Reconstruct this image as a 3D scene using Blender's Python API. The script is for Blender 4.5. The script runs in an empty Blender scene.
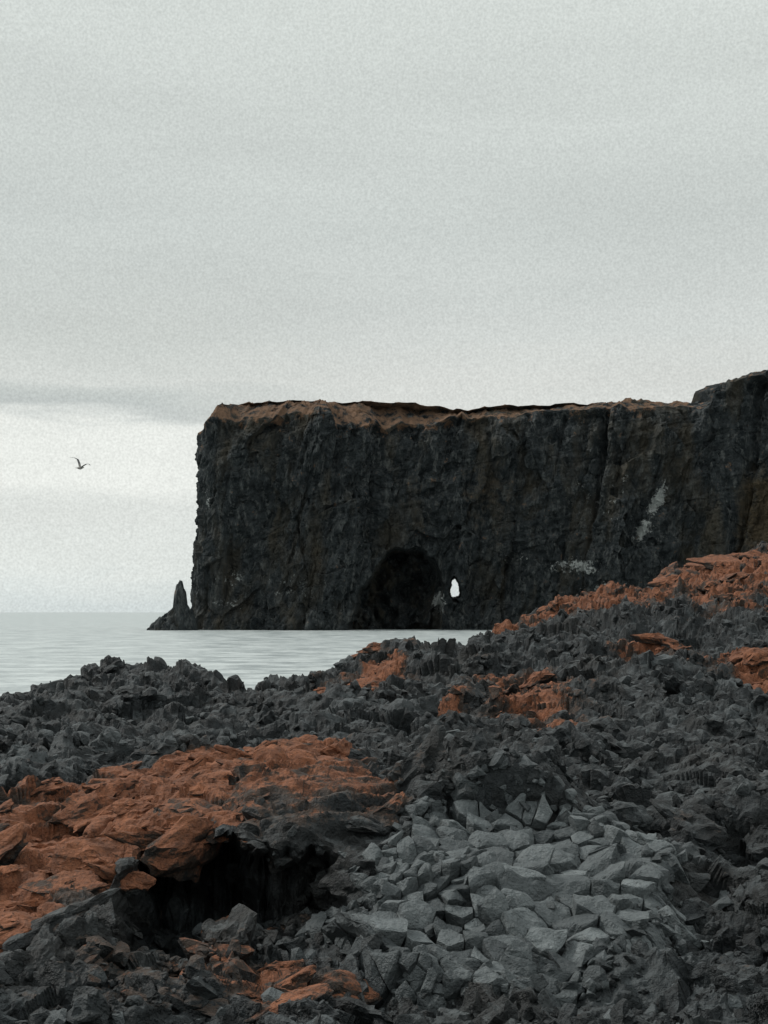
import bpy, bmesh, math, numpy as np, time
from mathutils import Vector, noise as mnoise
T0=time.time()
rng=np.random.default_rng(7)
F=1422.2; CAMH=10.0; CX=384.0; HY=612.0
scene=bpy.context.scene

# ------------------------------------------------------------ noise helpers
def h2(ix,iy,k):
    ix=ix.astype(np.int64).astype(np.uint32); iy=iy.astype(np.int64).astype(np.uint32)
    h=ix*np.uint32(374761393)+iy*np.uint32(668265263)+np.uint32((k*2246822519+3266489917)&0xffffffff)
    h=(h^(h>>np.uint32(13)))*np.uint32(1274126177)
    h=h^(h>>np.uint32(16)); h=h*np.uint32(2654435761); h=h^(h>>np.uint32(15))
    return (h.astype(np.float64)/4294967296.0).astype(np.float32)
def vnoise(x,y,k=0):
    ix=np.floor(x); iy=np.floor(y); fx=(x-ix).astype(np.float32); fy=(y-iy).astype(np.float32)
    fx=fx*fx*fx*(fx*(fx*6-15)+10); fy=fy*fy*fy*(fy*(fy*6-15)+10)
    a=h2(ix,iy,k); b=h2(ix+1,iy,k); c=h2(ix,iy+1,k); d=h2(ix+1,iy+1,k)
    return ((a*(1-fx)+b*fx)*(1-fy)+(c*(1-fx)+d*fx)*fy)*2-1
def fbm(x,y,octv=4,k=0,gain=.5,ridged=False):
    s=np.zeros(np.broadcast(x,y).shape,np.float32); a=1.0; t=0
    for i in range(octv):
        c,s_=math.cos(.9*i+.4),math.sin(.9*i+.4)
        xx=(x*c-y*s_)*(2.03**i)+17.3*i; yy=(x*s_+y*c)*(2.03**i)-9.1*i
        n=vnoise(xx,yy,k+i)
        if ridged: n=1-2*np.abs(n)
        s+=a*n; t+=a; a*=gain
    return s/t
def voro(x,y,k=0,jit=.95):
    ix=np.floor(x); iy=np.floor(y)
    f1=np.full(x.shape,9.,np.float32); f2=f1.copy()
    dx=np.zeros(x.shape,np.float32); dy=dx.copy(); cx=ix.copy(); cy=iy.copy()
    for i in (-1,0,1):
        for j in (-1,0,1):
            gx=ix+i; gy=iy+j
            px=(gx+.5+(h2(gx,gy,k)-.5)*jit-x).astype(np.float32)
            py=(gy+.5+(h2(gx,gy,k+50)-.5)*jit-y).astype(np.float32)
            d=np.sqrt(px*px+py*py)
            m=d<f1
            f2=np.where(m,f1,np.minimum(f2,d)); f1=np.where(m,d,f1)
            dx=np.where(m,-px,dx); dy=np.where(m,-py,dy); cx=np.where(m,gx,cx); cy=np.where(m,gy,cy)
    return f1,f2,dx,dy,cx,cy
def blocks(x,y,k,tilt=1.0,groove=.3,gw=.12,hgt=.5,rnd=False):
    f1,f2,dx,dy,cx,cy=voro(x,y,k)
    tx=(h2(cx,cy,k+7)-.5)*2; ty=(h2(cx,cy,k+8)-.5)*2; hh=(h2(cx,cy,k+9)-.5)*2
    e=np.clip((f2-f1)/gw,0,1)
    out=hh*hgt+tilt*(tx*dx+ty*dy)-groove*(1-e)
    return (out,(h2(cx,cy,k+10))) if rnd else out
def sst(a,b,x):
    t=np.clip((x-a)/(b-a),0,1); return t*t*(3-2*t)

def grid_faces(nr,nc):
    i=np.arange(nr-1)[:,None]*nc+np.arange(nc-1)[None,:]
    return np.stack([i,i+1,i+nc+1,i+nc],-1).reshape(-1,4)
def make_mesh(name,co,faces,attrs=None,smooth=False,mat=None):
    me=bpy.data.meshes.new(name)
    nv=len(co); nf=len(faces); k=faces.shape[1]
    me.vertices.add(nv); me.vertices.foreach_set('co',co.astype(np.float32).ravel())
    me.loops.add(nf*k); me.loops.foreach_set('vertex_index',faces.astype(np.int32).ravel())
    me.polygons.add(nf); me.polygons.foreach_set('loop_start',np.arange(0,nf*k,k,dtype=np.int32))
    me.polygons.foreach_set('use_smooth',np.full(nf,smooth))
    me.update(calc_edges=True)
    for n,a in (attrs or {}).items():
        at=me.attributes.new(n,'FLOAT','POINT'); at.data.foreach_set('value',a.astype(np.float32).ravel())
    ob=bpy.data.objects.new(name,me); scene.collection.objects.link(ob)
    if mat: me.materials.append(mat)
    return ob

# ------------------------------------------------------------ node helpers
class NT:
    def __init__(s,tree): s.t=tree; s.n=tree.nodes; s.l=tree.links
    def node(s,typ,**kw):
        n=s.n.new(typ)
        for k,v in kw.items(): setattr(n,k,v)
        return n
    def put(s,sock,v):
        if isinstance(v,bpy.types.NodeSocket): s.l.new(v,sock)
        else:
            if hasattr(sock,'default_value') and isinstance(v,tuple) and len(v)==3 and sock.type=='RGBA': v=v+(1,)
            sock.default_value=v
    def math(s,op,a,b=0.,clamp=False):
        n=s.node('ShaderNodeMath',operation=op,use_clamp=clamp); s.put(n.inputs[0],a); s.put(n.inputs[1],b); return n.outputs[0]
    def mix(s,f,a,b,bt='MIX'):
        n=s.node('ShaderNodeMix',data_type='RGBA',blend_type=bt); s.put(n.inputs[0],f); s.put(n.inputs[6],a); s.put(n.inputs[7],b); return n.outputs[2]
    def noise(s,vec,scale,detail=4,rough=.6,dist=0.,out=0):
        n=s.node('ShaderNodeTexNoise'); s.put(n.inputs['Vector'],vec); s.put(n.inputs['Scale'],scale); s.put(n.inputs['Detail'],detail); s.put(n.inputs['Roughness'],rough); s.put(n.inputs['Distortion'],dist); return n.outputs[out]
    def ramp(s,f,pts,interp='LINEAR'):
        n=s.node('ShaderNodeValToRGB'); cr=n.color_ramp; cr.interpolation=interp
        while len(cr.elements)<len(pts): cr.elements.new(.5)
        for e,(p,c) in zip(cr.elements,pts):
            e.position=p; e.color=(c,c,c,1) if not isinstance(c,tuple) else c+(1,)
        s.put(n.inputs[0],f); return n.outputs[0]
    def attr(s,name): 
        n=s.node('ShaderNodeAttribute'); n.attribute_name=name; return n.outputs['Fac']
    def mapr(s,v,a,b,c=0.,d=1.):
        n=s.node('ShaderNodeMapRange'); n.clamp=True
        for i,q in enumerate((v,a,b,c,d)): s.put(n.inputs[i],q)
        return n.outputs[0]
def newmat(name):
    m=bpy.data.materials.new(name); m.use_nodes=True; t=NT(m.node_tree)
    bs=m.node_tree.nodes['Principled BSDF']; return m,t,bs
def objco(t):
    return t.node('ShaderNodeTexCoord').outputs['Object']

# ------------------------------------------------------------ materials
def rock_material():
    m,t,bs=newmat('lava_rock'); co=objco(t)
    rust=t.attr('rust'); grey=t.attr('grey'); tone=t.attr('tone')
    nz=t.node('ShaderNodeSeparateXYZ'); t.put(nz.inputs[0],t.node('ShaderNodeNewGeometry').outputs['True Normal'])
    up=nz.outputs[2]
    n1=t.noise(co,.9,3,.6); n2=t.noise(co,7,5,.7); n3=t.noise(co,38,3,.7)
    dark=t.mix(t.ramp(n2,[(.38,0.),(.66,1.)]),(.005,.0066,.0073),(.028,.034,.037))
    dark=t.mix(t.mapr(n1,.5,.7,0.,.6),dark,(.018,.017,.015))
    dark=t.mix(t.mapr(tone,0.,1.),dark,(.150,.170,.176))
    # upward facets painted paler, lit tops put into the colour for contrast
    toplit=t.math('MULTIPLY',t.mapr(up,.60,.97),t.mapr(n2,.46,.62))
    dark=t.mix(t.math('MULTIPLY',toplit,.42),dark,(.110,.125,.128))
    gr=t.mix(t.ramp(n2,[(.3,0.),(.7,1.)]),(.085,.099,.103),(.20,.222,.226))
    gr=t.mix(t.mapr(tone,0.,1.,.85,0.),gr,(.030,.037,.040))
    gr=t.mix(t.mapr(n3,.56,.76,0.,.8),gr,(.035,.040,.042))
    ru=t.mix(t.ramp(n2,[(.34,0.),(.66,1.)]),(.105,.042,.023),(.290,.116,.059))
    ru=t.mix(t.mapr(n3,.52,.68,0.,.8),ru,(.070,.036,.024))
    br=t.mix(n2,(.016,.014,.0125),(.078,.052,.038))
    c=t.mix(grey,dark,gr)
    nb=t.noise(co,2.6,7,.78)
    rr=t.math('ADD',rust,t.math('MULTIPLY',t.math('SUBTRACT',nb,.5),2.7))
    rr=t.math('ADD',rr,t.math('MULTIPLY',t.math('SUBTRACT',up,.62),.5))
    c=t.mix(t.mapr(rr,.16,.36),c,br)
    c=t.mix(t.mapr(rr,.52,.74),c,ru)
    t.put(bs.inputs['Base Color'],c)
    t.put(bs.inputs['Roughness'],t.mapr(rr,.3,.6,.60,.88))
    bs.inputs['Specular IOR Level'].default_value=.35
    b1=t.node('ShaderNodeBump'); b1.inputs['Strength'].default_value=1.; b1.inputs['Distance'].default_value=.05
    t.put(b1.inputs['Height'],t.noise(co,17,4,.72))
    t.l.new(b1.outputs[0],bs.inputs['Normal'])
    return m
def cliff_material():
    m,t,bs=newmat('cliff_rock'); co=objco(t)
    top=t.attr('top'); gu=t.attr('guano'); brown=t.attr('brown')
    mp=t.node('ShaderNodeMapping'); mp.inputs['Scale'].default_value=(1.,1.,.3); t.put(mp.inputs['Vector'],co)
    n1=t.noise(mp.outputs[0],.05,5,.6); n2=t.noise(co,.16,6,.72); n3=t.noise(co,.8,4,.7); ns=t.noise(mp.outputs[0],.3,5,.72)
    c=t.mix(t.ramp(n2,[(.38,0.),(.64,1.)]),(.012,.016,.018),(.056,.064,.067))
    c=t.mix(t.mapr(ns,.52,.65,0.,.85),c,(.115,.123,.121))
    c=t.mix(t.mapr(n1,.5,.66,0.,.75),c,(.072,.063,.047))
    b=t.math('ADD',brown,t.math('MULTIPLY',t.math('SUBTRACT',n2,.5),1.2))
    c=t.mix(t.mapr(b,.35,.7),c,t.mix(n3,(.05,.042,.03),(.12,.092,.058)))
    tp=t.math('ADD',top,t.math('MULTIPLY',t.math('SUBTRACT',n2,.5),3.6))
    c=t.mix(t.mapr(tp,.50,.78),c,t.mix(t.ramp(n2,[(.35,0.),(.65,1.)]),(.080,.056,.041),(.210,.128,.083)))
    g=t.math('ADD',gu,t.math('MULTIPLY',t.math('SUBTRACT',t.noise(co,.26,6,.8),.5),2.6))
    c=t.mix(t.mapr(g,.38,.54,0.,.95),c,(.42,.44,.43))
    t.put(bs.inputs['Base Color'],c); bs.inputs['Roughness'].default_value=.95
    bs.inputs['Specular IOR Level'].default_value=.15
    b1=t.node('ShaderNodeBump'); b1.inputs['Strength'].default_value=1.; b1.inputs['Distance'].default_value=2.6
    t.put(b1.inputs['Height'],t.noise(mp.outputs[0],.4,5,.75)); t.l.new(b1.outputs[0],bs.inputs['Normal'])
    return m
ROCK=rock_material(); CLIFF=cliff_material()

# ------------------------------------------------------------ foreground lava field
S=[]
def sp(px,py,D): S.append(((px-CX)/F, D, (HY-py)/F*D))
for px,py,D in [
 (-200,1060,6.3),(0,1040,6.5),(200,1055,6.6),(384,1060,6.6),(600,1055,6.7),(768,1040,6.6),(1000,1030,6.6),
 (0,900,8.7),(60,950,7.6),(0,800,11),(0,775,13.5),(0,738,18),(0,706,26),(-200,700,26),(-200,800,11),
 (150,860,8.5),(250,850,8.5),(330,870,8.6),(160,790,10.4),(260,752,11.3),(340,765,11.4),(120,790,11.5),
 (250,758,15),(100,750,17),(200,718,22),(40,716,24),(100,693,30),(200,697,30),(255,714,27),(300,704,30),
 (380,773,14.5),(380,712,22),(330,694,30),(370,678,36),(430,680,38),(480,664,42),(420,800,11.5),
 (420,858,8.8),(500,842,9.0),(600,818,9.7),(540,808,10.2),(680,862,9.4),(450,1010,7.7),(560,985,7.9),(640,960,8.1),(380,1000,7.6),
 (345,930,8.1),(720,930,8.4),(768,900,8.8),(768,800,12),(630,790,12.5),(500,768,14),
 (560,705,22),(650,700,21),(768,695,22),(560,655,33),(640,645,34),(768,630,36),
 (500,636,46),(560,616,50),(640,602,54),(700,584,56),(768,560,58),(900,525,58),(1050,500,60),(900,600,38),(900,700,22),(1000,850,11)]:
    sp(px,py,D)
for px,D,z in [(-200,36,-3.),(0,36,-3.),(120,40,-3.),(200,38,-2.8),(260,35,-2.8),(340,42,-2.8),(420,50,-3.8),(480,54,-3.4),(560,66,-1.8),(640,72,-1.2),(768,80,0.5),(900,80,1.),(1050,80,1.),
               (-200,60,-9.),(0,60,-9.),(200,65,-9.),(384,75,-9.),(560,100,-8.),(768,120,-6.),(1000,120,-5.),(-200,120,-13.),(200,120,-13.),(450,120,-13.)]:
    S.append(((px-CX)/F,D,z))
S=np.array(S)
def ck(a,D): return a*7.0, np.log(D)*2.0
su,sv=ck(S[:,0],S[:,1])
R=np.sqrt((su[:,None]-su)**2+(sv[:,None]-sv)**2)
n=len(S); A=np.zeros((n+3,n+3)); A[:n,:n]=R-np.eye(n)*.03; A[:n,n]=1; A[:n,n+1]=su; A[:n,n+2]=sv; A[n:,:n]=A[:n,n:].T
W=np.linalg.solve(A,np.r_[S[:,2],0,0,0])
def base_h(a,D):
    u,v=ck(a,D); r=np.full(u.shape,W[n],np.float64)+W[n+1]*u+W[n+2]*v
    for i in range(n): r+=W[i]*np.sqrt((u-su[i])**2+(v-sv[i])**2+1e-3)
    return r
NC,NR=900,1200
aa=np.linspace(-.40,.40,NC); dd=np.exp(np.linspace(math.log(4.6),math.log(120),NR))
Ag,Dg=np.meshgrid(aa,dd)
X=(Ag*Dg); Y=Dg.copy()
H0=base_h(Ag,Dg)
def ground(px,py):
    a=np.full(1500,(px-CX)/F); D=np.linspace(5.5,75,1500); z=base_h(a,D); p=HY-F*z/D
    i=np.argmax(p<=py) if (p<=py).any() else int(np.argmin(p))
    return (px-CX)/F*D[i],D[i]
warp=fbm(X*.9,Y*.9,4,91)*.5; warp2=fbm(X*.9,Y*.9,4,95)*.5
def patch(px,py,w,h,rot=0.,soft=.35,wp=.45,amt=1.):
    x0,y0=ground(px,py); _,yn=ground(px,py+h); _,yf=ground(px,py-h)
    rx=w*y0/F; ry=max((yf-yn)/2,.15); y0=(yn+yf)/2
    ux=(X-x0)/rx+warp*wp*2; uy=(Y-y0)/ry+warp2*wp*2
    c,s_=math.cos(rot),math.sin(rot)
    q=np.sqrt((c*ux+s_*uy)**2+(-s_*ux+c*uy)**2)
    return amt*(1-sst(1-soft,1+soft,q))
rust=np.zeros(X.shape)
for p in [(50,840,120,60),(10,915,60,55),(180,800,95,45),(275,765,80,24,0,.3,.3),(205,858,70,20),(330,702,75,13,0,.4,.4,1.),(290,750,50,9,0,.5,.6,.9),(520,705,50,24,0,.5,.6,.85),(440,716,26,12,0,.5,.6,.85),
          (590,612,90,16,0,.5,.5,.85),(690,602,85,22,0,.5,.6,.84),(740,576,60,24,0,.5,.5,1.),(820,575,80,40,0,.5,.5,1.),(670,672,40,14,0,.5,.5,.95),(755,688,30,13,0,.5,.5,.95),(300,975,60,30,0,.5,.5,.62),(380,684,25,12,0,.5,.5,1.),(560,740,34,11,0,.5,.6,.75),(500,645,16,8,0,.5,.5,1.),(130,960,90,40,0,.6,.6,.40),(250,950,70,30,0,.5,.6,.6),(700,640,30,8,0,.5,.6,.8)]:
    rust=np.maximum(rust,patch(*p))
brownd=patch(322,812,92,48,0,.22,.08)
smoothz=brownd.copy()
for p in [(60,835,125,65),(190,800,110,50),(300,800,120,62,0,.3,.3),(200,858,110,25),(300,975,65,32),(330,702,75,13,0,.4,.6,.7),(30,915,75,55,0,.4,.4,.8)]:
    smoothz=np.maximum(smoothz,patch(*p))
grey=np.zeros(X.shape)
for p in [(520,890,160,70,0,.15,.15),(470,955,130,55,0,.2,.2),(600,850,80,32,0,.2,.1)]:
    grey=np.maximum(grey,patch(*p))
grey*=1-smoothz
rub=np.clip(1-smoothz-grey,0,1)
far=sst(14,34,Y)
hum=fbm(X*.50+3,Y*.50,4,3)*.42+fbm(X*1.2,Y*1.2,3,5,ridged=True)*.20
M=H0+rub*hum*(1+.7*far)+far*rub*fbm(X/2.2,Y/2.6,4,60,.55,True)*.50
ter=H0+fbm(X*1.0,Y*1.3,4,80)*.26
st=.13; tt=ter/st+fbm(X*.7,Y*.7,2,83)*.5; fr=tt-np.floor(tt); ledge=(sst(.62,.98,fr)-fr)*st
M+=smoothz*(fbm(X*1.0,Y*1.3,4,80)*.18+ledge*1.2*(1-.5*brownd)+brownd*.06)
M+=grey*(fbm(X*1.1,Y*1.1,3,78)*.20+.07)
pxg=Ag*F+CX
wv=sst(95,165,pxg)*sst(372,318,pxg)
DL=8.66+.30*np.sin((pxg-150)/50.)+fbm(pxg/34,pxg*0,3,99)*.40
fl=-2.20+.15*fbm(X*1.2,Y*1.2,4,101)+sst(-.9,.3,Y-DL)*.12+.16*sst(240,330,pxg)
tlip=sst(-.14,.03,Y-DL); front=sst(-1.7,-.4,Y-DL); k=wv*front
M=M*(1-k)+(fl*(1-tlip)+M*tlip)*k
zl=np.clip((M+1.66)/.26,0,1)
push=wv*front*(1-zl*zl*(3-2*zl))*sst(.5,.0,Y-DL)*(.95+.5*fbm(X*2,M*3+Y,3,103))
Xp=X+Ag*push; Yp=Y+push
def normals(x,y,z):
    P=np.stack([x,y,z],-1); du=np.gradient(P,axis=1); dv_=np.gradient(P,axis=0)
    N_=np.cross(du,dv_); N_/=np.linalg.norm(N_,axis=-1,keepdims=True)+1e-9
    return N_
N_=normals(Xp,Yp,M)
for _ in range(14):
    N_[1:-1]=(N_[:-2]+N_[1:-1]*2+N_[2:])/4; N_[:,1:-1]=(N_[:,:-2]+N_[:,1:-1]*2+N_[:,2:])/4
N_/=np.linalg.norm(N_,axis=-1,keepdims=True)+1e-9
U=Xp+.35*M; V=Yp+1.45*M
ww1=fbm(U*2.2,V*2.2,3,11)*.15; ww2=fbm(U*2.2,V*2.2,3,15)*.15
wx=U+ww1; wy=V+ww2
b1,r1=blocks(wx/.85,wy/.8,20,.9,.3,.3,.5,True); b2,r2=blocks(wx/.34+3,wy/.32,30,1.,.4,.3,.4,True)
cl=fbm(U*4.5,V*4.5,4,50,.5,True)
d=rub*(b1*.14+b2*.07+cl*.04)
ang=.55; uu=U*math.cos(ang)+V*math.sin(ang); vv=-U*math.sin(ang)+V*math.cos(ang)
lay=fbm(uu*.9+ww1,vv*4.2+ww2*4,4,86,.5,True)
d+=smoothz*(lay*.095+cl*.022+b2*.04*(1-.6*brownd))
d-=grey*.09
XF=Xp+N_[...,0]*d; YF=Yp+N_[...,1]*d; ZF=M+N_[...,2]*d
tpat=np.maximum.reduce([patch(220,748,60,14,0,.6,.6),patch(440,783,60,14,0,.6,.6)*.7,patch(650,985,140,40,0,.6,.6)*.5,patch(450,960,120,50)*.5,patch(60,770,60,10,0,.6,.6)*.6])
tone=np.clip(rub*((r2-.66)*.9*(r1>.45)+.12*fbm(X*1.5,Y*1.5,3,121)+tpat*.3),0,.6)
rustA=rust*(1-brownd*.42)+brownd*(.34)-.25*(1-np.maximum(rust,brownd))
rustA=rustA+smoothz*(.50*np.clip(lay,-.6,.3)+.32*fbm(X*.8+9,Y*.8,3,126)-.06)
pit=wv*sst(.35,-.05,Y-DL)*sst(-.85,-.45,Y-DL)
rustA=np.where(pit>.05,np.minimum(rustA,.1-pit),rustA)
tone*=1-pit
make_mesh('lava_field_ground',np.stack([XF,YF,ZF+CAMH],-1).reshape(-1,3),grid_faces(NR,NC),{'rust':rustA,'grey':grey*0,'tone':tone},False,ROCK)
print('terrain',time.time()-T0)

# ------------------------------------------------------------ loose lava blocks
def hullvar(fl=(.35,.8)):
    bm=bmesh.new(); m_=int(rng.integers(9,16))
    pts=rng.normal(size=(m_,3)); pts/=np.linalg.norm(pts,axis=1)[:,None]; pts*=rng.uniform(.70,1.05,(m_,1)); pts*=np.array([1,rng.uniform(.6,1.),rng.uniform(*fl)])
    for p in pts: bm.verts.new(p)
    bmesh.ops.convex_hull(bm,input=bm.verts[:])
    for v in [v for v in bm.verts if not v.link_faces]: bm.verts.remove(v)
    bmesh.ops.triangulate(bm,faces=bm.faces[:]); bm.verts.index_update()
    return bm
def tonp(bm):
    bm.verts.index_update(); r=(np.array([v.co[:] for v in bm.verts]),np.array([[v.index for v in f.verts] for f in bm.faces])); bm.free(); return r
def rough(bm,cuts,a1,a2,a3,fr=1.6,sm=.35,rep=1):
    bmesh.ops.subdivide_edges(bm,edges=bm.edges[:],cuts=cuts,use_grid_fill=True); bmesh.ops.triangulate(bm,faces=bm.faces[:])
    for _ in range(rep): bmesh.ops.smooth_vert(bm,verts=bm.verts[:],factor=sm,use_axis_x=True,use_axis_y=True,use_axis_z=True)
    o=Vector(rng.uniform(-50,50,3))
    for v in bm.verts:
        n_=v.co.normalized(); v.co+=n_*(mnoise.fractal(v.co*fr+o,.9,2.1,3)*a1-abs(mnoise.noise(v.co*3.1+o))*a2)+mnoise.noise_vector(v.co*4+o)*a3
    return tonp(bm)
small=[tonp(hullvar()) for _ in range(30)]
mid=[rough(hullvar((.55,.95)),1,.12,.12,.05) for _ in range(40)]
big=[rough(hullvar((.6,.95)),4,.22,.26,.06,1.8,.5,2) for i in range(28)]
slabs=[rough(hullvar((.26,.50)),5,.20,.16,.05,2.0,.5) for i in range(20)]
PV=[];PF=[];PA=[[],[],[]];POFF=[0]
def emit(p,f,ru,gy,to):
    PV.append(p);PF.append(f+POFF[0]);POFF[0]+=len(p)
    for q_,x_ in zip(PA,(ru,gy,to)): q_.append(np.broadcast_to(x_,(len(p),)))
def randrot(r):
    q=r.normal(size=4); q/=np.linalg.norm(q); w_,x_,y_,z_=q
    return np.array([[1-2*(y_*y_+z_*z_),2*(x_*y_-z_*w_),2*(x_*z_+y_*w_)],[2*(x_*y_+z_*w_),1-2*(x_*x_+z_*z_),2*(y_*z_-x_*w_)],[2*(x_*z_-y_*w_),2*(y_*z_+x_*w_),1-2*(x_*x_+y_*y_)]])
def scatter(N,smin,smax,pw,seed,want,lib,sink=(-.45,.1),imin=60,imax=230,ex=.4):
    r=np.random.default_rng(seed)
    ii=r.integers(imin,NR-imax,N); jj=r.integers(20,NC-20,N)
    for i,j in zip(ii,jj):
        if r.random()>want[i,j]: continue
        s=smin*(smax/smin)**(r.random()**pw)*(Y[i,j]/10)**ex
        v,f=lib[r.integers(len(lib))]
        p=(v*s)@randrot(r).T+np.array([XF[i,j],YF[i,j],ZF[i,j]+CAMH+s*r.uniform(*sink)])
        emit(p,f,rustA[i,j]+r.uniform(-.22,.18),0.,float(np.clip(r.normal(-.08,.25)+tpat[i,j]*.3,0,.8))*(1-pit[i,j]))
cluster=sst(-.3,.3,fbm(X*1.0,Y*1.0,3,140))
want=np.clip(rub*(.35+.65*cluster)+.05*(1-brownd),0,1)*(1-grey*.8)
scatter(9000,.014,.05,1.,4,want,small)
scatter(16000,.030,.15,1.2,5,want,mid)
scatter(5200,.10,.32,1.4,6,want*rub,big,(-.6,-.05))
scatter(800,.16,.40,1.5,8,rub*far*.9,big,(-.6,-.15),ex=.5)
r=np.random.default_rng(77); cnt=0
ring=np.clip(wv*(1-wv)*4,0,1)*(np.abs(Y-DL+.45)<.35)+pit*.18
ci,cj=np.nonzero(ring>.15)
for k_ in r.integers(0,len(ci),50):
    i,j=ci[k_],cj[k_]; v,f=big[r.integers(len(big))]; s=r.uniform(.05,.13)
    emit((v*s)@randrot(r).T+np.array([XF[i,j],YF[i,j],ZF[i,j]+CAMH-s*.3]),f,-.1+r.uniform(-.2,.35),0.,0.)
def slab_at(r,i,j,s,ru,spread=.22,th0=.5,lift=-.04,flat=(1.25,.75,1.05)):
    nn=N_[i,j]+r.normal(size=3)*spread+np.array([.0,-.12,.15]); nn/=np.linalg.norm(nn)
    th=th0+r.normal()*.4; ax=np.array([math.cos(th),math.sin(th),0]); ax-=nn*ax.dot(nn); ax/=np.linalg.norm(ax); ay=np.cross(nn,ax)
    v,f=slabs[r.integers(len(slabs))]
    q=v*np.array(flat)*s
    p=q[:,:1]*ax+q[:,1:2]*ay+q[:,2:]*nn+np.array([XF[i,j],YF[i,j],ZF[i,j]+CAMH+lift*s])
    emit(p,f,ru+np.clip(v[:,2]/.2,-1,.2)*.34,0.,0.)
r=np.random.default_rng(21)
for _ in range(8000):
    i=int(r.integers(150,NR-380)); j=int(r.integers(20,NC-20))
    if r.random()>smoothz[i,j]*.55*(1-.85*brownd[i,j]) or pit[i,j]>.3 or Y[i,j]>34: continue
    if cnt>430: break
    cnt+=1
    slab_at(r,i,j,.05*(.40/.05)**(r.random()**1.1)*(Y[i,j]/10)**.4,rustA[i,j]+.08+r.uniform(-.45,.18),flat=(1.4,.75,.9))
r=np.random.default_rng(52)
for (x0p,y0p,x1p,y1p,nn_,s0_) in [(275,720,400,684,14,.50),(500,690,548,712,4,.36),(432,712,452,718,2,.30),(500,640,560,616,4,.7),(585,604,650,600,6,.8),(660,594,765,560,12,.95),(700,600,768,585,8,.7),(655,668,700,676,4,.45),(742,684,775,690,3,.42),(360,668,395,674,3,.55),(235,742,300,752,4,.3)]:
    for q_ in range(nn_):
        f_=(q_+.5)/nn_; gx_,gy_=ground(x0p+(x1p-x0p)*f_,y0p+(y1p-y0p)*f_+r.normal()*3)
        j=int(round((gx_/gy_+.40)/(.8/(NC-1)))); i=int(round(math.log(gy_/4.6)/(math.log(120/4.6)/(NR-1))))
        i=min(max(i,2),NR-3); j=min(max(j,2),NC-3)
        slab_at(r,i,j,s0_*r.uniform(.6,1.15),.78+r.uniform(-.30,.15),.20,.35,.12,(1.3,.8,.95))
make_mesh('lava_rocks',np.concatenate(PV),np.concatenate(PF),{'rust':np.concatenate(PA[0]),'grey':np.concatenate(PA[1]),'tone':np.concatenate(PA[2])},False,ROCK)
print('rocks',sum(map(len,PF)),cnt,time.time()-T0)

# ------------------------------------------------------------ jointed basalt outcrop: packed fractured blocks
def clip(poly,p,q):
    m=(p+q)/2; d_=q-p; out=[]
    for a_,b_ in zip(poly,poly[1:]+poly[:1]):
        sa=(a_-m).dot(d_); sb=(b_-m).dot(d_)
        if sa<=0: out.append(a_)
        if (sa<0)!=(sb<0) and sa!=sb: out.append(a_+(b_-a_)*(sa/(sa-sb)))
    return out
PV=[];PF=[];PA=[[],[],[]];POFF=[0]
dlog=math.log(120/4.6)/(NR-1); da=.8/(NC-1)
mu,mv=da*8.6,dlog*8.6*1.25
gi,gj=np.nonzero(grey>.35); i0,i1,j0,j1=gi.min(),gi.max(),gj.min(),gj.max()
r=np.random.default_rng(33)
sites=[]
W_=(j1-j0)*mu; H_=(i1-i0)*mv
for _ in range(9000):
    q_=np.array([r.uniform(-.4,W_+.4),r.uniform(-.4,H_+.4)])
    loc=mnoise.noise(Vector((q_[0]*1.3,q_[1]*1.3,3.7)))
    big_=math.exp(-((q_[0]-W_*.66)/.50)**2-((q_[1]-H_*.62)/.60)**2)
    rad=.135+.08*max(-.7,min(1,loc*2.4))+.17*big_
    if sites:
        ss=np.array(sites); 
        if (((ss[:,0]-q_[0])**2+(ss[:,1]-q_[1])**2)<(rad*r.uniform(.6,1.35))**2).any(): continue
    sites.append(q_)
sites=np.array(sites)
def samp(arr,fi,fj):
    i=int(min(max(fi,0),NR-2)); j=int(min(max(fj,0),NC-2)); a_=fi-i; b_=fj-j
    return arr[i,j]*(1-a_)*(1-b_)+arr[i+1,j]*a_*(1-b_)+arr[i,j+1]*(1-a_)*b_+arr[i+1,j+1]*a_*b_
Psurf=np.stack([Xp,Yp,M+CAMH],-1)
nb_=0
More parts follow.
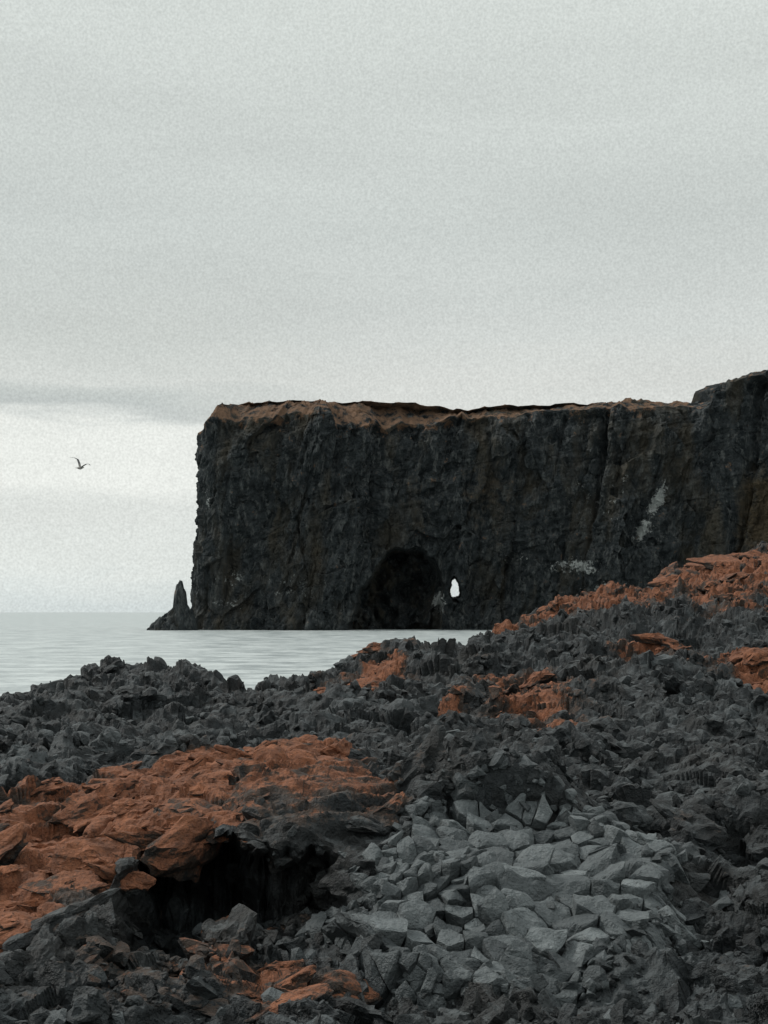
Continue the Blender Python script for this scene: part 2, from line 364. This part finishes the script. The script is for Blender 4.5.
for si,s0 in enumerate(sites):
    fi=i0+s0[1]/mv; fj=j0+s0[0]/mu
    if fi<2 or fj<2 or fi>NR-3 or fj>NC-3: continue
    if samp(grey,fi,fj)<.42+r.uniform(-.28,.28): continue
    dd_=np.linalg.norm((sites-s0),axis=1); near=np.argsort(dd_)[1:20]
    poly=[s0+np.array(o_)*.6 for o_ in ((-1,-1),(1,-1),(1,1),(-1,1))]
    for q_ in near: poly=clip(poly,s0,s0+(sites[q_]-s0))
    if len(poly)<3: continue
    poly=np.array(poly); c0=poly.mean(0)
    dens=[]
    for a_,b_ in zip(poly,np.roll(poly,-1,0)):
        L=np.linalg.norm(b_-a_)
        if L<.008: continue
        k_=max(1,int(L/.03))
        for t_ in range(k_): dens.append(a_+(b_-a_)*t_/k_)
    dens=np.array(dens)
    if len(dens)<5: continue
    n0=samp(N_,fi,fj); n0=n0/np.linalg.norm(n0)
    size=np.sqrt(abs(np.sum(poly[:,0]*np.roll(poly[:,1],-1)-poly[:,1]*np.roll(poly[:,0],-1)))/2)
    big_=size>.24
    o_=Vector((s0[0]*1.1,s0[1]*1.1,9.1)); cn_=mnoise.noise_vector(o_)
    tl=np.array([cn_[0],cn_[1]])*.6+r.normal(size=2)*(.07 if big_ else .24)
    hgt=r.uniform(-.040,.045)*(.4 if big_ else 1)
    gap=(.0035 if big_ else .005)/size
    rings=[]
    fa=r.uniform(0,2*math.pi); fd=np.array([math.cos(fa),math.sin(fa)]); fs=r.uniform(.4,1.4) if r.random()<.65 else 0
    fa2=fa+r.uniform(1.5,4); fd2=np.array([math.cos(fa2),math.sin(fa2)]); fs2=r.uniform(.3,1.0) if r.random()<.4 else 0
    for scl_,hh in ((1-gap,-.12),(1-gap,-.012),(1-gap-.022,-.001),(.74,.003),(.38,.004)):
        pts=[]
        for e_ in dens:
            q_=c0+(e_-c0)*scl_; rel=q_-c0
            base=samp(Psurf,i0+q_[1]/mv,j0+q_[0]/mu)
            h_=hh+(hgt+tl.dot(rel)-fs*max(0,rel.dot(fd)-size*.16)-fs2*max(0,rel.dot(fd2)-size*.24) if hh>-.1 else 0)
            pt=base+n0*h_
            vv_=Vector(pt); nn_=mnoise.noise_vector(vv_*7)*.018+mnoise.noise_vector(vv_*19)*.009
            pts.append(pt+np.array(nn_)*(1 if hh>-.1 else 0))
        rings.append(pts)
    k_=len(dens); P=np.array([p for r_ in rings for p in r_]+[np.mean(rings[-1],0)])
    fc=[]
    for a_ in range(len(rings)-1):
        for b_ in range(k_):
            x0,x1=a_*k_+b_,a_*k_+(b_+1)%k_
            fc+=[[x0,x1,x1+k_],[x0,x1+k_,x0+k_]]
    ct=len(P)-1; bs_=(len(rings)-1)*k_
    for b_ in range(k_): fc.append([bs_+b_,bs_+(b_+1)%k_,ct])
    to=r.normal(.55,.28)+(.22 if big_ else 0)-(.28 if s0[1]<H_*.22 else 0)
    emit(P,np.array(fc),-.6,1.,float(np.clip(to,0,1))); nb_+=1
rr_=np.random.default_rng(35)
for _ in range(6000):
    i=int(rr_.integers(max(i0-70,0),i1+25)); j=int(rr_.integers(j0-35,j1+35))
    edge=grey[i,j]*(1-grey[i,j])*4
    if rr_.random()>(.035+.8*edge)*(1-brownd[i,j]): continue
    v,f=mid[rr_.integers(len(mid))] if rr_.random()<.6 else small[rr_.integers(len(small))]
    s=.02*(.12/.02)**(rr_.random()**1.2)
    emit((v*s)@randrot(rr_).T+np.array([XF[i,j],YF[i,j],ZF[i,j]+CAMH+.07*grey[i,j]+s*.2]),f,-.6,float(rr_.uniform(.2,.9)),float(rr_.uniform(0,.6)))
make_mesh('basalt_outcrop',np.concatenate(PV),np.concatenate(PF),{'rust':np.concatenate(PA[0]),'grey':np.concatenate(PA[1]),'tone':np.concatenate(PA[2])},False,ROCK)
print('basalt',nb_,time.time()-T0)

# ------------------------------------------------------------ headland cliff with sea arch
topx=np.array([-40,150,198,204,215,270,330,400,440,452,458,466,480,550,600,650,684,692,696,715,740,768,850,1100],float)
topy=np.array([418,418,418,411,408,405,404,406,409,413,410,414,411,407,407,406,408,404,390,381,376,372,366,360],float)
sc=820/F
def ztop(x): return CAMH+(HY-np.interp(x/sc+CX,topx,topy))*sc
def front_y(x): return 788-45*sst(150,260,x)+7*np.sin(x/31.)+4*np.sin(x/13.+1)
xs=np.r_[np.linspace(520,230,160)[:-1],np.linspace(230,-82,900)]
pf=np.stack([xs,front_y(xs)],1)
yN=front_y(-82.); th=np.linspace(0,math.pi,220)[1:-1]; hd=30.
pn=np.stack([-82-26.5*np.abs(np.sin(th))**.6, yN+hd-hd*np.sign(np.cos(th))*np.abs(np.cos(th))**.8],1)
xb=np.linspace(-82,520,260); pb=np.stack([xb,yN+2*hd+40*sst(100,300,xb)],1)
path=np.concatenate([pf,pn,pb]); nP=len(path)
tg=np.gradient(path,axis=0); tg/=np.linalg.norm(tg,axis=1)[:,None]
inn=np.stack([tg[:,1],-tg[:,0]],1)
if inn[300,1]<0: inn=-inn
for _ in range(30): inn[1:-1]=(inn[:-2]+inn[1:-1]*2+inn[2:])/4
inn/=np.linalg.norm(inn,axis=1)[:,None]
arc=np.r_[0,np.cumsum(np.linalg.norm(np.diff(path,axis=0),axis=1))]
NZ,NB,NT_=330,60,14
spx=np.clip(path[:,0],-78,600); spine=np.stack([spx,np.full(nP,yN+hd)+20*sst(100,300,spx)],1)
zt=ztop(path[:,0]); pxp=path[:,0]/sc+CX
nose1=sst(-78,-100,path[:,0])
band=np.interp(pxp,[180,205,230,300,430,460,480,560,690,700,768],[5,12,19,22,17,8,10,9,7,6,6])*sc
band=band*(1+.8*fbm(arc/14,arc*0,4,199)*(1-nose1))
sg=np.broadcast_to(arc,(NZ,nP)); tz=np.linspace(0,1,NZ)[:,None]
zr=(zt-band)[None,:]; zz=-4+(zr+4)*tz
w0=fbm(sg/30,zz/30,4,205)*14; w1_=fbm(sg/26+9,zz/26,4,207)*12
sgw=sg+w0; zzw=zz+w1_
disp=(fbm(sg/55,zz/110,3,200)*10 + blocks((sgw+zz*.35)/30,zzw/45,211,.8,.04,.5,.12)*8
      + fbm(sg/18+zz/60,zz/30,5,215,.55)*6.5
      + fbm(sg/11+zz/40,zz/50,5,222,.6,True)*4.2
      + fbm(sg/60+zz/40,zz/9+sg/55,4,226,.55,True)*2.8*sst(20,60,zz)
      + blocks((sg+w1_*.5)/8,(zz+w0*.5)/12,231,1.0,.15,.3,.35)*2.4
      + fbm(sg/3.,zz/3.5,4,240,.6,True)*1.4)
gul=fbm(sg/24+zz/170,zz/300,3,250,ridged=True); disp+=sst(.35,.95,gul)*9
nose=np.exp(-((path[:,0]+105)/14.)**2)[None,:]
disp=disp*(1-.5*nose)
lean=.046*zz+3.0*sst(.86,1.,tz)**2*(1-nose1[None,:])-4.5*sst(14,0,zz)*(1-.7*nose1[None,:])
xx=path[:,0][None,:]
lean=lean-sst(185,235,xx)*np.clip((85-zz),0,90)*.55
off=lean+disp*(.35+.65*sst(0,.04,tz))*sst(1.0,.97,tz)+disp*.3*sst(.97,1.,tz)
PX=path[:,0][None,:]+inn[:,0][None,:]*off; PY=path[:,1][None,:]+inn[:,1][None,:]*off
PZ=np.broadcast_to(zz,PX.shape).copy()
isf=(np.arange(nP)<len(pf))[None,:]
bx=(PX-(403-CX)*.556-.14*(PZ-10)); wob=fbm(PX/7,PZ/7,4,260)*.10
q=(np.abs(bx/np.where(bx<0,29.,24.))**2.0+np.abs(np.clip(PZ,0,99)/48.)**2.0)**(1/2.0)+wob
cv=sst(1.0,.93,q)*isf
dep=cv*(34+14*fbm(PX/8,PZ/8,3,262))*(1-.45*sst(8,20,bx))
ax=(455.5-CX)*.556; az=CAMH+(HY-588)*.556
q2=np.sqrt(((PX-ax+.05*(PZ-az))/(3.1-.17*(PZ-az)))**2+((PZ-az)/7.0)**2)+fbm(PX/2.5,PZ/2.5,2,265)*.2
q2=np.where(np.abs(PZ-az)>11,9,q2)
tun=sst(1.05,.85,q2)*isf
tunl=(yN+2*hd-3)-PY
PXn=PX+tun*tunl*.0495; PYn=PY+np.maximum(dep,tun*tunl); PZn=PZ+tun*tunl*.0165
PX,PY,PZ=PXn,PYn,PZn
hole=(q2<.84)&isf
tb=np.linspace(0,1,NB)[1:,None]
rimx,rimy,rimz=PX[-1],PY[-1],PZ[-1]
inward=(28-19*nose1)[None,:]*tb
bX=rimx[None,:]+inn[:,0][None,:]*inward; bY=rimy[None,:]+inn[:,1][None,:]*inward
bZ=rimz[None,:]+(zt-rimz)[None,:]*np.sin(tb*math.pi/2)+ (fbm(bX/6,bY/6,4,270)*1.9+blocks(bX/7,bY/7,272,.9,.2)*1.3+fbm(bX/14,bY/14,3,274)*1.4+np.clip(fbm(bX/4.,bY/9,3,276),.25,1)*2.8)*np.sin(tb*math.pi*.85)
tt_=np.linspace(0,1,NT_)[1:,None]
cX=bX[-1][None,:]*(1-tt_)+spine[:,0][None,:]*tt_; cY=bY[-1][None,:]*(1-tt_)+spine[:,1][None,:]*tt_
cZ=np.broadcast_to(bZ[-1][None,:],cX.shape)-1.5*tt_
CXa=np.vstack([PX,bX,cX]);CYa=np.vstack([PY,bY,cY]);CZa=np.vstack([PZ,bZ,cZ])
nrow=CXa.shape[0]
fx=CXa/.556+CX; fz=HY-(CZa-CAMH)/.556
topA=np.zeros(CXa.shape); topA[NZ:]=.82; topA[:NZ]=sst(.92,1.,np.broadcast_to(tz,PX.shape))*.5
topA*= (1-.15*sst(452,470,fx)); topA*= 1-.5*sst(688,700,fx)
gu=np.zeros(CXa.shape)
def gp(px,py,w,h,sk=0.,amt=1.):
    global gu
    u=(fx-px+ (fz-py)*sk)/w; w_=(fz-py)/h; gu=np.maximum(gu,amt*np.exp(-(u*u+w_*w_)))
gp(656,500,9,24,.5,.98); gp(641,530,10,18,.5,.95); gp(575,566,30,11,-.2,.82); gp(235,577,26,14,0,.58); gp(207,500,9,18,0,.55); gp(440,602,8,14,0,.95); gp(290,590,60,25,0,.44); gp(606,588,34,10,0,.62); gp(520,560,30,18,0,.46); gp(225,604,25,10,0,.60); gp(360,560,20,20,0,.38); gp(600,500,60,60,0,.38)
gu[NZ:]=0; gu=np.where((np.vstack([cv,np.zeros((nrow-NZ,nP))])>.6)&(fx<430),0,gu); gu=gu-.25
br=sst(700,760,fx)*sst(440,500,fz)*.75+.45*np.exp(-((fx-490)/45)**2-((fz-490)/60)**2)
faces=grid_faces(nrow,nP)
hm=np.zeros((nrow,nP),bool); hm[:NZ]=hole
keep=~(hm.ravel()[faces].all(1))
bk=(np.arange(nP)>len(pf)+len(pn)); bm_=np.broadcast_to(bk[None,:],(nrow,nP))&(np.abs(CXa-44)<9)&(CZa>12)&(CZa<40)
keep&=~(bm_.ravel()[faces].any(1))
make_mesh('sea_cliff',np.stack([CXa,CYa,CZa],-1).reshape(-1,3),faces[keep],{'top':topA,'guano':gu,'brown':br},False,CLIFF)

# sea stack beside the cliff
gx=np.linspace(-142,-100,190); gy=np.linspace(762,806,140); GX,GY=np.meshgrid(gx,gy)
yc=784
def px2x(p): return (p-CX)*.553
gxw=GX+fbm(GX/3,GY/3,3,300)*1.6; gyw=GY+fbm(GX/3+7,GY/3,3,305)*1.6
def cone(px,r,h,p=1.): 
    q_=np.sqrt(((gxw-px2x(px))/r)**2+((gyw-yc)/(r*1.1))**2); return h*np.clip(1.25-q_,0,1)**p
hz=np.maximum.reduce([cone(181,3.9,31,.30),cone(183,6.5,19,.5),cone(176,7,15,.6),cone(168,10,11,.6),cone(160,7,7,.6)])-3
hz=hz+(blocks(GX/2.6,GY/2.6,320,1.,.3)*1.3+fbm(GX/1.2,GY/1.2,3,330)*.8)*(hz>-2.5)
make_mesh('sea_stack',np.stack([GX,GY,hz],-1).reshape(-1,3),grid_faces(140,190),{'top':GX*0,'guano':GX*0-.6,'brown':GX*0},False,CLIFF)
print('cliff',time.time()-T0)

# ------------------------------------------------------------ sea
m,t,bs=newmat('sea_water'); co_=objco(t)
mp=t.node('ShaderNodeMapping'); mp.inputs['Scale'].default_value=(.8,1.,1.); t.put(mp.inputs['Vector'],co_)
w1=t.noise(mp.outputs[0],.12,4,.65); w2=t.noise(mp.outputs[0],.6,3,.65); w3=t.noise(mp.outputs[0],.09,6,.85)
hgt=t.math('ADD',t.math('MULTIPLY',w1,1.0),t.math('MULTIPLY',w2,.9))
bp=t.node('ShaderNodeBump'); bp.inputs['Strength'].default_value=.34; bp.inputs['Distance'].default_value=1.; t.put(bp.inputs['Height'],hgt); t.l.new(bp.outputs[0],bs.inputs['Normal'])
t.put(bs.inputs['Base Color'],t.mix(t.mapr(w3,.43,.57),(.26,.295,.30),(.50,.54,.535)))
t.put(bs.inputs['Roughness'],t.mapr(w3,.35,.65,.30,.48)); bs.inputs['IOR'].default_value=1.33
bm=bmesh.new(); 
for p in [(-30000,-200,0),(30000,-200,0),(30000,40000,0),(-30000,40000,0)]: bm.verts.new(p)
bm.faces.new(bm.verts[:]); me=bpy.data.meshes.new('sea'); bm.to_mesh(me); bm.free(); me.materials.append(m)
sea=bpy.data.objects.new('sea',me); scene.collection.objects.link(sea)

# ------------------------------------------------------------ seagull
def loft(bm,secs):
    rings=[]
    for ring in secs: rings.append([bm.verts.new(p) for p in ring])
    for a_,b_ in zip(rings,rings[1:]):
        k=len(a_)
        for i in range(k): bm.faces.new((a_[i],a_[(i+1)%k],b_[(i+1)%k],b_[i]))
    bm.faces.new(rings[0][::-1]); bm.faces.new(rings[-1])
bm=bmesh.new()
prof=[(-.30,.004,.085,0),(-.22,.014,.05,.0),(-.14,.04,.045,0),(-.04,.068,.065,0),(.06,.07,.07,0),(.13,.05,.055,.01),(.17,.036,.04,.02),(.21,.036,.038,.025),(.245,.022,.022,.022),(.262,.009,.009,.015),(.30,.004,.004,.008)]
secs=[]
for y,rz_,rx_,z0 in prof:
    secs.append([Vector((rx_*math.cos(a_),y,z0+rz_*math.sin(a_))) for a_ in np.linspace(0,2*math.pi,12,endpoint=False)])
loft(bm,secs)
for sgn in (-1,1):
    pts=[(.03,.04,.03,.15,.022),(.14,.07,.14,.145,.016),(.27,.09,.24,.13,.012),(.42,.05,.27,.10,.009),(.56,-.02,.27,.06,.006),(.66,-.10,.25,.015,.003)]
    if sgn<0: pts=[(a_,b_,c_*1.45,d_,e_) for a_,b_,c_,d_,e_ in pts]
    secs=[]
    for x,y,z,ch,th_ in pts:
        r_=[Vector((sgn*x,y+ch*.5,z)),Vector((sgn*x,y+ch*.25,z+th_)),Vector((sgn*x,y-ch*.2,z+th_*.7)),Vector((sgn*x,y-ch*.6,z)),Vector((sgn*x,y-ch*.2,z-th_*.3)),Vector((sgn*x,y+ch*.25,z-th_*.5))]
        secs.append(r_ if sgn>0 else r_[::-1])
    loft(bm,secs)
bmesh.ops.recalc_face_normals(bm,faces=bm.faces[:])
me=bpy.data.meshes.new('seagull'); bm.to_mesh(me); bm.free()
for p in me.polygons: p.use_smooth=True
m,t,bs=newmat('gull_feathers'); co_=objco(t)
sx=t.node('ShaderNodeSeparateXYZ'); t.put(sx.inputs[0],co_)
ab=t.math('ABSOLUTE',sx.outputs[0]); 
c=t.mix(t.mapr(ab,.08,.14),(.32,.31,.29),(.10,.10,.105)); c=t.mix(t.mapr(ab,.48,.54),c,(.02,.02,.02))
t.put(bs.inputs['Base Color'],c); bs.inputs['Roughness'].default_value=.8; me.materials.append(m)
g=bpy.data.objects.new('seagull',me); scene.collection.objects.link(g)
DG=82; g.location=((80-CX)/F*DG,DG,CAMH+(HY-468)/F*DG); g.rotation_euler=(math.radians(5),math.radians(14),math.radians(-28)); g.scale=(1.25,)*3

# ------------------------------------------------------------ sky + sun
w=bpy.data.worlds.new('World'); scene.world=w; w.use_nodes=True; t=NT(w.node_tree)
bg=w.node_tree.nodes['Background']
SE,SR=math.radians(42),math.radians(-72)
sky=t.node('ShaderNodeTexSky'); sky.sky_type='NISHITA'; sky.sun_disc=False; sky.sun_elevation=SE; sky.sun_rotation=SR; sky.air_density=1; sky.dust_density=4
dirv=t.node('ShaderNodeTexCoord').outputs['Generated']
sx=t.node('ShaderNodeSeparateXYZ'); t.put(sx.inputs[0],dirv); zc=sx.outputs[2]
mp=t.node('ShaderNodeMapping'); mp.inputs['Scale'].default_value=(1.,1.,7.); t.put(mp.inputs['Vector'],dirv)
cn=t.noise(mp.outputs[0],3.2,5,.5,.3); cn2=t.noise(mp.outputs[0],9,5,.55,.4)
zw=t.math('ADD',zc,t.math('MULTIPLY',t.math('SUBTRACT',cn2,.5),.04))
def sl(r,g_,b_):
    f_=lambda c:(c/255/12.92 if c/255<=.04045 else ((c/255+.055)/1.055)**2.4)
    return (f_(r),f_(g_),f_(b_))
zen=(.98,1.03,1.02)
left=t.ramp(zw,[(0.,sl(210,218,217)),(.03,sl(228,233,229)),(.075,sl(223,227,223)),(.09,sl(237,240,235)),(.128,sl(232,235,230)),(.136,sl(206,211,208)),(.142,sl(190,196,194)),(.150,sl(196,202,199)),(.160,sl(213,217,213)),(.185,sl(206,211,207)),(.26,sl(200,206,203)),(.40,sl(212,218,214)),(.50,sl(220,225,222)),(.8,zen),(1.,zen)])
right=t.ramp(zw,[(0.,sl(210,218,217)),(.10,sl(222,225,221)),(.16,sl(214,217,213)),(.20,sl(207,212,209)),(.26,sl(201,207,204)),(.40,sl(212,218,214)),(.50,sl(220,225,222)),(.8,zen),(1.,zen)])
colr=t.mix(t.mapr(sx.outputs[0],-.16,0.),left,right)
colr=t.mix(1.,colr,t.ramp(cn,[(.3,.96),(.7,1.04)]),'MULTIPLY')
gr_=t.noise(dirv,620,1,.5); colr=t.mix(1.,colr,t.ramp(gr_,[(.2,.88),(.8,1.12)]),'MULTIPLY')
scl=t.node('ShaderNodeVectorMath',operation='SCALE'); t.put(scl.inputs[0],sky.outputs[0]); scl.inputs['Scale'].default_value=.9
scl2=t.node('ShaderNodeVectorMath',operation='SCALE'); t.put(scl2.inputs[0],colr); scl2.inputs['Scale'].default_value=10.
fin=t.mix(.98,scl.outputs[0],scl2.outputs[0])
t.put(bg.inputs[0],fin); bg.inputs[1].default_value=.10
sd=bpy.data.lights.new('sun','SUN'); sd.energy=2.0; sd.angle=math.radians(10); sd.color=(1,.97,.92)
so=bpy.data.objects.new('sun',sd); scene.collection.objects.link(so)
dv=Vector((math.sin(SR)*math.cos(SE),math.cos(SR)*math.cos(SE),math.sin(SE)))
so.rotation_euler=dv.to_track_quat('Z','Y').to_euler()

cd=bpy.data.cameras.new('camera'); cam=bpy.data.objects.new('camera',cd); scene.collection.objects.link(cam)
cam.location=(0,0,CAMH); cam.rotation_euler=(math.radians(90),0,0)
cd.sensor_width=36; cd.lens=50; cd.shift_y=100/1024; cd.clip_end=100000; cd.clip_start=.1
scene.camera=cam
scene.view_settings.view_transform='Standard'; scene.view_settings.look='None'; scene.view_settings.exposure=0
print('done',time.time()-T0)
